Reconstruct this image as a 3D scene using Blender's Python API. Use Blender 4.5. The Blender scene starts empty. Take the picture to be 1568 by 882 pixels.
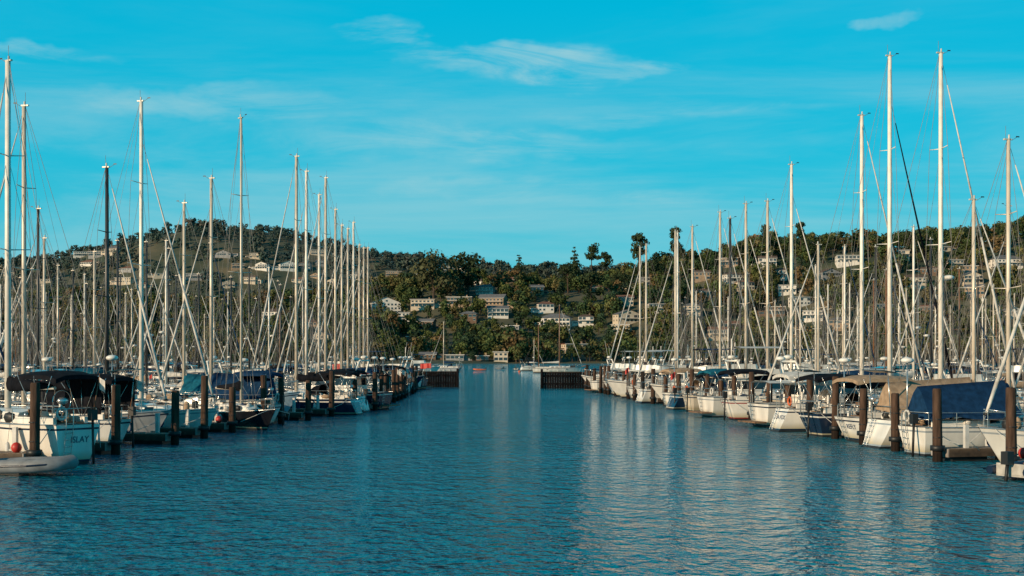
import bpy, math, random
import numpy as np
from mathutils import Vector, Matrix
random.seed(7); RNG=np.random.default_rng(11)
scene=bpy.context.scene
F=2178.0; EYE=4.0
# ---------------------------------------------------------------- materials
MATS={}
def mat(name,col,rough=0.5,metal=0.0,var=0.12,scale=3.0,bump=0.0,spec=0.5,wet=False,attr=None,trans=0.0,streak=False,grime=False):
    if name in MATS: return MATS[name]
    m=bpy.data.materials.new(name); m.use_nodes=True
    nt=m.node_tree; N=nt.nodes; L=nt.links
    b=N['Principled BSDF']; b.inputs['Roughness'].default_value=rough; b.inputs['Metallic'].default_value=metal
    b.inputs['Specular IOR Level'].default_value=spec
    tc=N.new('ShaderNodeTexCoord'); mp=N.new('ShaderNodeMapping'); L.new(tc.outputs['Object'],mp.inputs[0])
    if streak: mp.inputs['Scale'].default_value=(1,1,0.15)
    nz=N.new('ShaderNodeTexNoise'); nz.inputs['Scale'].default_value=scale; nz.inputs['Detail'].default_value=5
    L.new(mp.outputs[0],nz.inputs['Vector'])
    rp=N.new('ShaderNodeMapRange'); rp.inputs[1].default_value=0.3; rp.inputs[2].default_value=0.7
    rp.inputs[3].default_value=1-var*1.6; rp.inputs[4].default_value=1+var*0.6
    L.new(nz.outputs['Fac'],rp.inputs[0])
    mx=N.new('ShaderNodeMix'); mx.data_type='RGBA'; mx.blend_type='MULTIPLY'; mx.inputs[0].default_value=1
    if attr:
        at=N.new('ShaderNodeAttribute'); at.attribute_name=attr; L.new(at.outputs['Color'],mx.inputs[6])
    else: mx.inputs[6].default_value=(*col,1)
    L.new(rp.outputs[0],mx.inputs[7])
    out=mx.outputs[2]
    if wet or grime:
        ge=N.new('ShaderNodeNewGeometry'); sx=N.new('ShaderNodeSeparateXYZ'); L.new(ge.outputs['Position'],sx.inputs[0])
        ad=N.new('ShaderNodeMath'); ad.operation='MULTIPLY_ADD'; L.new(nz.outputs['Fac'],ad.inputs[0]); ad.inputs[1].default_value=-.35; L.new(sx.outputs[2],ad.inputs[2])
        r2=N.new('ShaderNodeMapRange'); r2.inputs[1].default_value=0.15 if wet else -.02; r2.inputs[2].default_value=0.6 if wet else .35; r2.inputs[3].default_value=0; r2.inputs[4].default_value=1
        L.new(ad.outputs[0],r2.inputs[0])
        m2=N.new('ShaderNodeMix'); m2.data_type='RGBA'; m2.blend_type='MULTIPLY'; m2.inputs[0].default_value=1
        m3=N.new('ShaderNodeMix'); m3.data_type='RGBA'; m3.inputs[6].default_value=(.25,.25,.25,1) if wet else (.62,.55,.40,1); m3.inputs[7].default_value=(1,1,1,1); L.new(r2.outputs[0],m3.inputs[0])
        L.new(out,m2.inputs[6]); L.new(m3.outputs[2],m2.inputs[7]); out=m2.outputs[2]
    L.new(out,b.inputs['Base Color'])
    if bump>0:
        bp=N.new('ShaderNodeBump'); bp.inputs['Strength'].default_value=bump; bp.inputs['Distance'].default_value=0.05
        L.new(nz.outputs['Fac'],bp.inputs['Height']); L.new(bp.outputs[0],b.inputs['Normal'])
    MATS[name]=m; return m
mat('gelcoat_white',(0.80,0.76,0.69),0.28,var=0.14,scale=1.6,streak=True,grime=True)
mat('gelcoat_cream',(0.64,0.55,0.43),0.32,var=0.14,scale=1.6,streak=True,grime=True)
mat('hull_grey',(0.33,0.36,0.38),0.3,var=0.12)
mat('hull_paleblue',(0.38,0.52,0.60),0.3,var=0.1)
mat('hull_navy',(0.012,0.025,0.055),0.2,var=0.15)
mat('hull_black',(0.010,0.011,0.014),0.2,var=0.2)
mat('hull_green',(0.02,0.09,0.08),0.25,var=0.15)
mat('hull_red',(0.30,0.03,0.02),0.3)
mat('antifoul',(0.02,0.025,0.03),0.7,var=0.3)
mat('deck_nonskid',(0.45,0.43,0.39),0.75,var=0.2,scale=5)
mat('deck_teak',(0.22,0.12,0.06),0.7,var=0.3,scale=8)
mat('window_dark',(0.012,0.015,0.02),0.08,var=0.1,spec=0.8)
mat('mast_alu',(0.68,0.58,0.46),0.38,metal=0.1,var=0.15,scale=1.0)
mat('mast_paint',(0.82,0.75,0.65),0.35,var=0.10)
mat('mast_wood',(0.20,0.09,0.04),0.4,var=0.2)
mat('mast_dark',(0.04,0.04,0.04),0.4)
mat('steel',(0.60,0.58,0.55),0.25,metal=0.8,var=0.05)
mat('wire',(0.22,0.20,0.18),0.5,metal=0.2,var=0.1)
mat('canvas_blue',(0.008,0.038,0.095),0.85,var=0.25,scale=4,bump=0.6,spec=.1)
mat('canvas_teal',(0.01,0.12,0.18),0.85,var=0.25,scale=4,bump=0.6,spec=.1)
mat('canvas_black',(0.008,0.009,0.013),0.85,var=0.3,scale=4,bump=0.6,spec=.1)
mat('canvas_tan',(0.38,0.27,0.18),0.85,var=0.2,scale=4,bump=0.6,spec=.1)
mat('canvas_white',(0.60,0.57,0.52),0.85,var=0.2,scale=4,bump=0.6)
mat('canvas_maroon',(0.12,0.02,0.03),0.85,var=0.25,scale=4,bump=0.6)
mat('fender_white',(0.6,0.58,0.54),0.5)
mat('rubber_grey',(0.20,0.21,0.22),0.6,var=0.2)
mat('rubber_black',(0.015,0.015,0.015),0.5)
mat('orange_plastic',(0.6,0.12,0.03),0.5)
mat('red_paint',(0.5,0.03,0.02),0.5)
mat('lettering_blue',(0.01,0.05,0.12),0.4)
mat('pile_wood',(0.085,0.050,0.034),0.85,var=0.45,scale=6,bump=1.0,wet=True,streak=True,spec=.2)
mat('dock_wood',(0.24,0.18,0.13),0.85,var=0.35,scale=5,bump=0.6)
mat('dock_fascia',(0.22,0.145,0.09),0.8,var=0.4,scale=4,wet=True)
mat('concrete',(0.34,0.30,0.27),0.9,var=0.3)
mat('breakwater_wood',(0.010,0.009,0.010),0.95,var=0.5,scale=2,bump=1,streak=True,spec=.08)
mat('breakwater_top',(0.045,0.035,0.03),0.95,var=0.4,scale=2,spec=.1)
mat('wall_white',(0.72,0.67,0.60),0.8,var=0.1,scale=0.5)
mat('wall_cream',(0.55,0.46,0.35),0.8,var=0.1,scale=0.5)
mat('wall_tan',(0.33,0.23,0.15),0.8,var=0.15,scale=0.5)
mat('wall_brown',(0.13,0.08,0.05),0.8,var=0.2,scale=0.5)
mat('wall_grey',(0.28,0.28,0.28),0.8,var=0.15,scale=0.5)
mat('roof_brown',(0.11,0.07,0.05),0.9,var=0.25,scale=1)
mat('roof_grey',(0.14,0.14,0.145),0.9,var=0.25,scale=1)
mat('roof_terra',(0.20,0.09,0.055),0.9,var=0.25,scale=1)
mat('house_glass',(0.03,0.045,0.055),0.1,var=0.2,spec=0.8)
mat('trim_white',(0.60,0.57,0.53),0.6)
mat('bark',(0.09,0.06,0.045),0.9,var=0.3)
mat('foliage',(0,0,0),0.75,var=0.25,scale=0.3,attr='tint',spec=0.12)

# ---------------------------------------------------------------- mesh builder
class MB:
    def __init__(s): s.v=[];s.f=[];s.m=[];s.sm=[];s.slots=[]
    def slot(s,n):
        if n not in s.slots: s.slots.append(n)
        return s.slots.index(n)
    def face(s,idx,m,sm=False): s.f.append(tuple(idx)); s.m.append(s.slot(m)); s.sm.append(sm)
    def poly(s,pts,m):
        b=len(s.v); s.v+= [tuple(p) for p in pts]; s.face(range(b,b+len(pts)),m)
    def tube(s,p0,p1,r0,m,r1=None,n=6,caps=True):
        if r1 is None: r1=r0
        p0=Vector(p0);p1=Vector(p1);d=(p1-p0)
        if d.length<1e-6: return
        d.normalize(); a=Vector((0,0,1)) if abs(d.z)<0.9 else Vector((1,0,0))
        u=d.cross(a).normalized(); w=d.cross(u); b=len(s.v)
        for k in range(n):
            an=2*math.pi*k/n; o=u*math.cos(an)+w*math.sin(an)
            s.v.append(tuple(p0+o*r0)); s.v.append(tuple(p1+o*r1))
        for k in range(n):
            j=(k+1)%n; s.face((b+2*k,b+2*j,b+2*j+1,b+2*k+1),m,True)
        if caps:
            s.face([b+2*k for k in range(n)][::-1],m); s.face([b+2*k+1 for k in range(n)],m)
    def line(s,pts,r,m,n=4):
        for a,b in zip(pts[:-1],pts[1:]): s.tube(a,b,r,m,n=n,caps=False)
    def box(s,c,d,m,rz=0,ry=0):
        b=len(s.v); cx,cy,cz=c; x,y,z=[q/2 for q in d]
        for sx in(-1,1):
            for sy in(-1,1):
                for sz in(-1,1):
                    px,py,pz=sx*x,sy*y,sz*z
                    if ry: px,pz=px*math.cos(ry)+pz*math.sin(ry),-px*math.sin(ry)+pz*math.cos(ry)
                    if rz: px,py=px*math.cos(rz)-py*math.sin(rz),px*math.sin(rz)+py*math.cos(rz)
                    s.v.append((cx+px,cy+py,cz+pz))
        for q in((0,1,3,2),(4,6,7,5),(0,4,5,1),(2,3,7,6),(0,2,6,4),(1,5,7,3)): s.face([b+i for i in q],m)
    def loft(s,secs,m,closed=False,cap0=None,cap1=None,sm=True,mf=None):
        b=len(s.v);n=len(secs[0])
        for sec in secs: s.v+= [tuple(p) for p in sec]
        for i in range(len(secs)-1):
            for k in range(n if closed else n-1):
                j=(k+1)%n
                s.face((b+i*n+k,b+(i+1)*n+k,b+(i+1)*n+j,b+i*n+j),mf(k) if mf else m,sm)
        if cap0: s.poly(secs[0],cap0)
        if cap1: s.poly(secs[-1][::-1],cap1)
    def ell(s,c,r,m,nu=8,nv=6):
        secs=[]
        for i in range(nv+1):
            ph=-math.pi/2+math.pi*i/nv
            secs.append([(c[0]+r[0]*math.cos(ph)*math.cos(2*math.pi*k/nu),c[1]+r[1]*math.cos(ph)*math.sin(2*math.pi*k/nu),c[2]+r[2]*math.sin(ph)) for k in range(nu)])
        s.loft(secs,m,closed=True)
    def ring(s,c,R,r,m,n=12):
        P=[(c[0],c[1]+R*math.cos(2*math.pi*k/n),c[2]+R*math.sin(2*math.pi*k/n)) for k in range(n+1)]
        s.line(P,r,m)
    def mesh(s,name):
        me=bpy.data.meshes.new(name); me.from_pydata(s.v,[],s.f)
        for q in s.slots: me.materials.append(MATS[q])
        me.polygons.foreach_set('material_index',s.m); me.polygons.foreach_set('use_smooth',s.sm)
        me.update(); return me
    def obj(s,name,loc=(0,0,0),rz=0):
        return place(s.mesh(name),name,loc,rz)
def place(me,name,loc,rz=0,sc=1):
    o=bpy.data.objects.new(name,me); scene.collection.objects.link(o); o.location=loc; o.rotation_euler=(0,0,rz)
    if sc!=1: o.scale=(sc,sc,sc)
    return o

# ---------------------------------------------------------------- boats
def hull(B,L,W,fb,hm,stripe,ox,sternw=0.72,sheer=0.28,rake=0.10,deckm='deck_nonskid',boot='antifoul',tr=1):
    T=[0,.08,.18,.3,.42,.54,.65,.75,.84,.91,.96,.99,1.0]
    def hb(t): 
        if t<.42: return W/2*(1-(1-sternw)*((.42-t)/.42)**2)
        return max(0.02,W/2*(1-((t-.42)/.58)**2.4))
    def zs(t): return fb*(1+sheer*((max(t,.25)-.25)/.75)**1.7+0.03*(1-t))
    secs=[[],[]]; deck=[]
    for t in T:
        z1=zs(t); Z=[-.35,-.1,.10,.17,z1*.45,z1-.20,z1-.13,z1]
        p=.30+.5*t**2
        for si,sg in enumerate((1,-1)):
            sec=[]
            for z in Z:
                q=((z+.36)/(z1+.36)); y=hb(t)*q**p
                x=t*L-ox-rake*L*(1-q)*t**5 + (tr*.6*(1-q)*(1-t)**8)
                sec.append((x,sg*y,z))
            secs[si].append(sec)
        deck.append((t*L-ox,hb(t),z1))
    def mf(k): return boot if k<2 else ('gelcoat_white' if k==2 and hm!='gelcoat_white' else (stripe if (k==5 or k==2) else hm))
    for si in(0,1): B.loft(secs[si],hm,mf=mf)
    a,b=secs[0][0],secs[1][0]; n=len(a)
    for k in range(n-1): B.poly([a[k],a[k+1],b[k+1],b[k]],mf(k))
    ds=[]
    for x,h,z in deck: ds.append([(x,h,z-.015),(x,h*.5,z+.03),(x,0,z+.05),(x,-h*.5,z+.03),(x,-h,z-.015)])
    B.loft(ds,deckm)
    for sg in(1,-1): B.line([(x,sg*h,z+.01) for x,h,z in deck],.03,'steel' if deckm!='deck_teak' else 'deck_teak',n=5)
    B.tr=(ox,tr,zs(0),hb(0))
    if hb(0)>.5:
        z1=zs(0); y0=hb(0)*.45
        f=lambda z:-ox+tr*.6*(1-(z+.36)/(z1+.36))-.07
        for y in(y0-.16,y0+.16): B.line([(f(.1)-.02,y,.1),(f(z1)-.02,y,z1),(f(z1)-.02,y,z1+.55)],.018,'steel',n=5)
        for k in range(5):
            z=.2+k*.25
            if z<z1: B.tube((f(z)-.02,y0-.16,z),(f(z)-.02,y0+.16,z),.02,'steel',n=5)
    return hb,zs
def rail(B,L,ox,hb,zs,h=.6,t0=.02,t1=.97,n=7):
    for sg in(1,-1):
        top=[];mid=[]
        for i in range(n+1):
            t=t0+(t1-t0)*i/n; x=t*L-ox; y=sg*(hb(t)-.06); z=zs(t)
            y = y if hb(t)>.1 else sg*.04
            B.tube((x,y,z),(x,y,z+h),.014,'steel',n=5,caps=False); top.append((x,y,z+h)); mid.append((x,y,z+h*.55))
        B.line(top,.012,'steel'); B.line(mid,.007,'wire',n=3)
    for t,r in((t1,.02),(t0,.02)):
        x=t*L-ox; y=max(.06,hb(t)-.06); z=zs(t)+h
        B.tube((x,y,z),(x,-y,z),r,'steel',n=5); B.tube((x,y,z-.28),(x,-y,z-.28),r*.8,'steel',n=5)
    for sg in(1,-1):
        a=t1-.09; B.tube((a*L-ox,sg*(hb(a)-.06),zs(a)+h),(t1*L-ox,sg*max(.06,hb(t1)-.06),zs(t1)+h+.08),.02,'steel',n=5)
def sailboat(L=10,H=15,hm='gelcoat_white',stripe='hull_navy',cover='canvas_blue',mastm='mast_alu',furl='canvas_white',dodger=True,bimini=False,radar=False,deckm='deck_nonskid',fb=None,boom=True,mr=None,tent=None,weather=False,rng=random):
    B=MB(); ox=.53*L; W=L*.30+.15; fb=fb or (.90+.030*L)*rng.uniform(.92,1.06)
    hb,zs=hull(B,L,W,fb,hm,stripe,ox,sternw=rng.uniform(.6,.85),deckm=deckm,rake=rng.uniform(.08,.17),tr=rng.choice((1,1,-1,.4)))
    zd=zs(.5)
    hh=.42; secs=[]
    for t,k in((.33,1),(.42,1.02),(.52,1),(.62,.85),(.70,.55),(.735,.12)):
        w=hb(t)*.62; x=t*L-ox; z=zs(t)+.02
        secs.append([(x,w,z),(x,w*.95,z+hh*k*.55),(x,w*.84,z+hh*k*.93),(x,0,z+hh*k+.06),(x,-w*.84,z+hh*k*.93),(x,-w*.95,z+hh*k*.55),(x,-w,z)])
    B.loft(secs,'gelcoat_white',cap0='gelcoat_white',sm=False)
    for t in (.36,.44,.52,.60):
        t2=t+.055
        for sg in(1,-1):
            w1,w2=hb(t)*.62+.012,hb(t2)*.62+.012; k=1 if t<.58 else .8
            B.poly([(t*L-ox,sg*w1*.985,zs(t)+.13),(t2*L-ox,sg*w2*.985,zs(t2)+.13),(t2*L-ox-.04,sg*w2*.94,zs(t2)+.13+.17*k),(t*L-ox+.04,sg*w1*.94,zs(t)+.13+.17*k)],'window_dark')
    for t in(.28,.5,.66):
        for sg in(1,-1):
            if rng.random()<.5:
                z=zs(t)-.42; q=((z+.36)/(zs(t)+.36))**(.30+.5*t*t); B.box((t*L-ox,sg*(hb(t)*q+.004),z),(.42,.03,.14),'window_dark',rz=-sg*(.12 if t>.6 else 0))
    B.box(((.66)*L-ox,0,zs(.66)+.42),(.5,.5,.05),'window_dark')
    B.box((.33*L-ox-.03,0,zs(.33)+.28),(.05,.55,.5),'deck_teak')
    for sg in(1,-1):
        w=hb(.2)*.6
        B.box((.19*L-ox,sg*w,zs(.2)+.14),(.27*L,.16,.26),'gelcoat_white')
        B.tube((.27*L-ox,sg*w,zs(.2)+.27),(.27*L-ox,sg*w,zs(.2)+.42),.07,'steel',n=8)
    B.box((.19*L-ox,0,zs(.2)+.07),(.26*L,hb(.2)*1.04,.03),'deck_teak')
    B.tube((.13*L-ox,0,zs(.1)+.05),(.13*L-ox,0,zs(.1)+.9),.06,'gelcoat_white'); B.ring((.13*L-ox-.08,0,zs(.1)+.85),.42,.018,'steel',n=14)
    if dodger:
        secs=[]; x0=.40*L-ox; x1=.31*L-ox; w=hb(.35)*.66; z=zs(.35)+.3
        for x,h in((x0,.08),(x0-.45,.62),(x1-.2,.72)):
            secs.append([(x,w*math.cos(a),z+h*math.sin(a)**.55) for a in [math.pi*i/8*.9999+1e-5 for i in range(9)]])
        B.loft(secs,cover)
        for sg in(1,-1): B.poly([(x0-.12,sg*.08,z+.30),(x0-.12,sg*w*.6,z+.28),(x0-.42,sg*w*.55,z+.56),(x0-.42,sg*.08,z+.62)],'window_dark')
    if bimini:
        z=zs(.15)+1.85; w=hb(.2)*.9
        xsb=[(-.01*L-ox,.14),(.07*L-ox,0),(.20*L-ox,0),(.30*L-ox,.08)]
        secs=[[(x,w*c,z+.16*math.sqrt(max(0,1-c*c))-dz) for c in(-1,-.6,0,.6,1)] for x,dz in xsb]
        B.loft(secs,cover)
        for s_ in (secs[0],secs[-1]): B.loft([s_,[(p[0],p[1],p[2]-.16) for p in s_]],cover)
        for sg in(1,-1):
            B.loft([[(x,sg*w,z-dz),(x,sg*w*1.01,z-dz-.16)] for x,dz in xsb],cover)
            for xx in(.02,.15,.27): B.tube((.13*L-ox,sg*w*.95,zs(.15)+.1),(xx*L-ox,sg*w,z-.03),.016,'steel',n=5)
        if weather:
            B.loft([[(x,-w*1.01,z-.1),(x,-w,zs(.2)+.35)] for x in(.0*L-ox,.27*L-ox)],cover)
    rail(B,L,ox,hb,zs)
    r=mr or (.05+.0042*H); zm=zd+.4
    B.tube((0,0,zm-.4),(0,0,H),r,mastm,r1=r*.78,n=10)
    for k,fr in enumerate((.46,.73) if H>12 else (.58,)):
        zz=zm+(H-zm)*fr; sp=W*.38*(1-.28*k)
        for sg in(1,-1):
            B.tube((0,0,zz),(-.12,sg*sp,zz+.06),.028,mastm,r1=.018,n=5)
    fr1=.46 if H>12 else .58; z1=zm+(H-zm)*fr1; s1=W*.38
    wr=.011
    for sg in(1,-1):
        cp=(-.15,sg*(hb(.57)-.08),zs(.57))
        if H>12:
            z2=zm+(H-zm)*.73; s2=s1*.72
            B.line([cp,(-.12,sg*s1,z1+.06),(-.12,sg*s2,z2+.06),(0,0,H-.15)],wr,'wire'); B.tube((-.12,sg*s1,z1+.06),(0,0,z2),wr*.8,'wire',n=4,caps=False)
        else: B.line([cp,(-.12,sg*s1,z1+.06),(0,0,H-.3)],wr,'wire')
        B.tube((.3,sg*(hb(.6)-.12),zs(.6)),(0,0,z1-.05),wr*.8,'wire',n=4,caps=False)
        B.tube((-.5,sg*(hb(.5)-.12),zs(.5)),(0,0,z1-.05),wr*.8,'wire',n=4,caps=False)
    bow=(.985*L-ox,0,zs(.98)+.1); top=(.1,0,zm+(H-zm)*rng.choice((.86,.97)))
    B.tube(bow,top,wr,'wire',n=4,caps=False)
    if furl:
        b=Vector(bow);t=Vector(top); p=[b+(t-b)*q for q in(.04,.12,.5,.94)]
        B.tube(p[0],p[1],.06,furl,r1=.075,n=7); B.tube(p[1],p[2],.075,furl,r1=.055,n=7); B.tube(p[2],p[3],.055,furl,r1=.025,n=7)
        B.tube(p[0]-Vector((0,0,.08)),p[0],.12,'rubber_black',n=8)
    B.tube((.01*L-ox,0,zs(0)),(-.08,0,H-.05),wr,'wire',n=4,caps=False)
    for q in(.12,-.14): B.tube((q,.06,zm),(q*.6,.03,H-.3),.008,'wire',n=3,caps=False)
    if boom:
        zb=zd+1.25; xe=-.36*L
        B.tube((-.1,0,zb),(xe,0,zb+.05),.07,mastm,n=7)
        secs=[]
        for q,ry,rz in((0,.08,.34),(.06,.15,.30),(.25,.16,.23),(.5,.14,.18),(.75,.12,.15),(.95,.08,.11),(1,.02,.04)):
            x=.05+(xe-.0)*q; w=1+.10*math.sin(q*23+L)
            secs.append([(x,ry*w*math.cos(a),zb+.04+rz*.5+rz*w*math.sin(a)) for a in [2*math.pi*i/9 for i in range(9)]])
        B.loft(secs,cover,closed=True)
        B.tube((xe,0,zb),(xe*.95,0,zs(.15)+.3),.012,'wire',n=4); B.tube((xe,0,zb+.1),(-.08,0,H-.1),.008,'wire',n=3,caps=False)
        for sg in(1,-1):
            for q in(.3,.6,.85): B.tube((xe*q,0,zb+.1),(0,sg*.1,z1),.005,'wire',n=3,caps=False)
    if tent:
        zb=zd+1.55; secs=[]
        for q in(0,.2,.45,.7,.95):
            x=-.2+(-.50*L)*q; t=(x+ox)/L; w=hb(max(t,.02))*.95; z=zs(max(t,0))+.35; sg_=.12*math.sin(q*6.28*2)
            secs.append([(x,w,z+.1*math.sin(q*9)),(x,w*.7,z+(zb-z)*.42-.1),(x,w*.3,z+(zb-z)*.78-sg_),(x,0,zb+.3-.25*q),(x,-w*.3,z+(zb-z)*.78-sg_),(x,-w*.7,z+(zb-z)*.42-.1),(x,-w,z+.1*math.cos(q*9))])
        B.loft(secs,tent,cap1=tent)
    B.box((-.05,0,H+.03),(.35,.1,.06),'mast_alu')
    B.tube((-.1,.05,H),(-.1,.05,H+.6),.010,'wire',n=4); B.tube((.15,0,H),(.4,0,H+.14),.010,'wire',n=4); B.box((.44,0,H+.16),(.16,.01,.05),'rubber_black')
    B.tube((0,-.04,H),(0,-.04,H+.22),.04,'fender_white',n=6)
    if radar:
        z=zm+(H-zm)*.36; B.tube((.05,0,z),(.4,0,z),.03,'steel'); B.ell((.42,0,z+.12),(.28,.28,.13),'gelcoat_white')
    if rng.random()<.6:
        x=.03*L-ox; y=hb(.03)*.6*rng.choice((1,-1)); B.ring((x-.08,y,zs(0)+.42),.22,.06,rng.choice(('orange_plastic','fender_white')),n=10)
    if rng.random()<.5:
        x=-ox; y=-.5; B.box((x-.2,y,zs(0)+.35),(.24,.28,.40),'rubber_black'); B.tube((x-.2,y,zs(0)+.15),(x-.25,y,.0),.05,'rubber_black')
    if rng.random()<.4:
        x=.02*L-ox; B.tube((x,.6,zs(0)),(x,.6,zs(0)+2.6),.03,'steel'); B.ell((x,.6,zs(0)+2.7),(.28,.28,.13),'gelcoat_white')
    if rng.random()<.4:
        x=-ox; B.box((x-.1,0,zs(0)+2.15),(.7,1.9,.04),'window_dark',ry=.15)
        for sg in(1,-1): B.tube((x+.05,sg*.85,zs(0)),(x-.1,sg*.85,zs(0)+2.1),.022,'steel')
    if rng.random()<.35:
        x=-ox+.1; B.tube((x,-.7,zs(0)),(x-.4,-.75,zs(0)+1.9),.018,'mast_wood'); B.loft([[(x-.38-i*.07,-.75+.05*math.sin(i*1.4),zs(0)+1.8-j*.22-i*.05) for j in(0,1,2)] for i in range(6)],rng.choice(('red_paint','canvas_white','canvas_blue')))
    if rng.random()<.3:
        x=-ox+.15; B.tube((x,hb(0)*.7,zs(0)+.6),(x-.1,hb(0)*.7,zs(0)+.75),.03,'steel'); B.ell((x-.15,hb(0)*.7,zs(0)+.9),(.17,.25,.14),'steel')
    for t in (.3,.48,.62):
        for sg in(1,-1):
            if rng.random()<.7:
                y=sg*(hb(t)+.10); x=t*L-ox; B.ell((x,y,.55),(.11,.11,.30),rng.choice(('fender_white','canvas_blue','fender_white'))); B.tube((x,y,.8),(x,sg*hb(t),zs(t)+.1),.008,'wire',n=3)
    for i in range(9):
        t=rng.uniform(.03,.9); y=rng.uniform(-.7,.7)*hb(t); B.ell((t*L-ox,y,zs(t)+.2),(rng.uniform(.12,.4),rng.uniform(.1,.25),rng.uniform(.1,.3)),rng.choice(('canvas_white','canvas_blue','rubber_black','canvas_tan','rubber_black')),nu=6,nv=4)
    for sg in(1,-1): B.line([(.95*L-ox,sg*hb(.95),zs(.95)),(.9*L-ox+.5,sg*(hb(.9)+.7),.9),(.86*L-ox,sg*(W/2+.55),.52)],.014,'fender_white')
    for sg in(1,-1): B.line([(.02*L-ox,sg*hb(.02),zs(.02)),(.06*L-ox,sg*(hb(.1)+.3),.75),(.12*L-ox,sg*(W/2+.55),.52)],.014,'fender_white')
    return B
def motorboat(L=9.5,hm='gelcoat_white',stripe='hull_navy',cover='canvas_blue',fly=True,rng=random,arch=True,flag=False,coverall=False):
    B=MB(); ox=.5*L; W=L*.30+.4; fb=1.1+.02*L
    hb,zs=hull(B,L,W,fb,hm,stripe,ox,sternw=.9,sheer=.38,rake=.18,tr=.3)
    B.box((-ox-.35,0,.32),(.7,W*.75,.08),'deck_teak')
    def house(t0,t1,z0,h,wf,slf,slr,band=True,nm='gelcoat_white'):
        x0=t0*L-ox;x1=t1*L-ox
        zz=[0,.38,.42,.86,.9,1.0]
        lo=[]
        for q in zz:
            xa=x0+slr*q*h; xb=x1-slf*q*h; wa=hb(t0)*wf*(1-.10*q); wb=hb(t1)*wf*(1-.14*q); z=z0+h*q
            lo.append([(xa,wa,z),(xa*.5+xb*.5,max(wa,wb)*1.0,z),(xb-.25,wb*.9,z),(xb,wb*.55,z),(xb+.06,0,z),(xb,-wb*.55,z),(xb-.25,-wb*.9,z),(xa*.5+xb*.5,-max(wa,wb),z),(xa,-wa,z)])
        for i in range(5):
            B.loft([lo[i],lo[i+1]],'window_dark' if (i==2 and band) else nm,closed=True,sm=False)
        B.poly(lo[-1],nm)
        a,b=lo[2],lo[3]
        for k in range(9): B.tube(a[k],b[k],.035,nm,n=4)
        return z0+h
    z0=zs(.5)-.05
    zt=house(.22,.70,z0,1.25,.74,.75,.05)
    house(.58,.86,zs(.7)-.08,.42,.6,1.5,0,band=False)
    B.box((.44*L-ox,0,zt+.04),(.52*L,W*.74,.07),'gelcoat_white')
    if fly:
        zf=zt+.07; secs=[]
        for dx,h in((0,0),(.08,.55)):
            xa=.26*L-ox; xb=.58*L-ox-dx*1.5; w=W*.33
            secs.append([(xa,w,zf+h),(xb-.5,w,zf+h),(xb,w*.5,zf+h),(xb,-w*.5,zf+h),(xb-.5,-w,zf+h),(xa,-w,zf+h)])
        B.loft(secs,'gelcoat_white',sm=False); B.box((.36*L-ox,0,zf+.3),(.5,W*.4,.5),'canvas_white')
        B.poly([(.56*L-ox,w_,zf+q) for w_,q in((.5,.52),(-.5,.52),(-.45,.85),(.45,.85))],'window_dark')
        if rng.random()<.7:
            zz=zf+1.95; w=W*.36
            B.loft([[(x,w*c,zz+.12*math.sqrt(1-c*c)) for c in(-1,-.6,0,.6,1)] for x in(.22*L-ox,.38*L-ox,.56*L-ox)],cover)
            for sg in(1,-1):
                for xx in(.25,.52): B.tube((xx*L-ox,sg*w*.95,zf),(xx*L-ox,sg*w,zz),.02,'steel',n=5)
    if arch:
        zf=zt+.07
        for sg in(1,-1): B.tube((.24*L-ox,sg*W*.36,zf),(.20*L-ox,sg*W*.3,zf+1.1),.06,'gelcoat_white')
        B.tube((.20*L-ox,W*.3,zf+1.1),(.20*L-ox,-W*.3,zf+1.1),.07,'gelcoat_white'); B.ell((.20*L-ox,0,zf+1.35),(.3,.3,.14),'gelcoat_white')
        B.tube((.2*L-ox,.4,zf+1.1),(.16*L-ox,.5,zf+3.2),.015,'fender_white',n=4); B.tube((.2*L-ox,-.6,zf+1.1),(.17*L-ox,-.7,zf+2.6),.012,'fender_white',n=4)
        if fly: B.tube((.2*L-ox,0,zf+1.1),(.2*L-ox,0,zf+2.6),.04,'mast_paint')
    if not fly:
        z=zt-.05; w=hb(.1)*.85
        B.loft([[(x,w*c,z+.12*math.sqrt(1-c*c)) for c in(-1,-.6,0,.6,1)] for x in(.01*L-ox,.12*L-ox,.24*L-ox)],cover)
        for sg in(1,-1): B.tube((.02*L-ox,sg*w,zs(0)),(.02*L-ox,sg*w,z),.02,'steel',n=5)
    rail(B,L,ox,hb,zs,h=.7,t0=.6,t1=.98,n=5)
    for t in(.25,.5,.7):
        for sg in(1,-1): B.ell((t*L-ox,sg*(hb(t)+.1),.6),(.12,.12,.32),'fender_white')
    if flag:
        x=-ox+.1; B.tube((x,.3,fb),(x-.4,.3,fb+2),.02,'mast_wood'); B.loft([[(x-.38-i*.12,.3+.05*math.sin(i*1.4),fb+1.95-j*.3) for j in(0,1,2)] for i in range(7)],rng.choice(('red_paint','canvas_white')))
    return B
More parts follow.
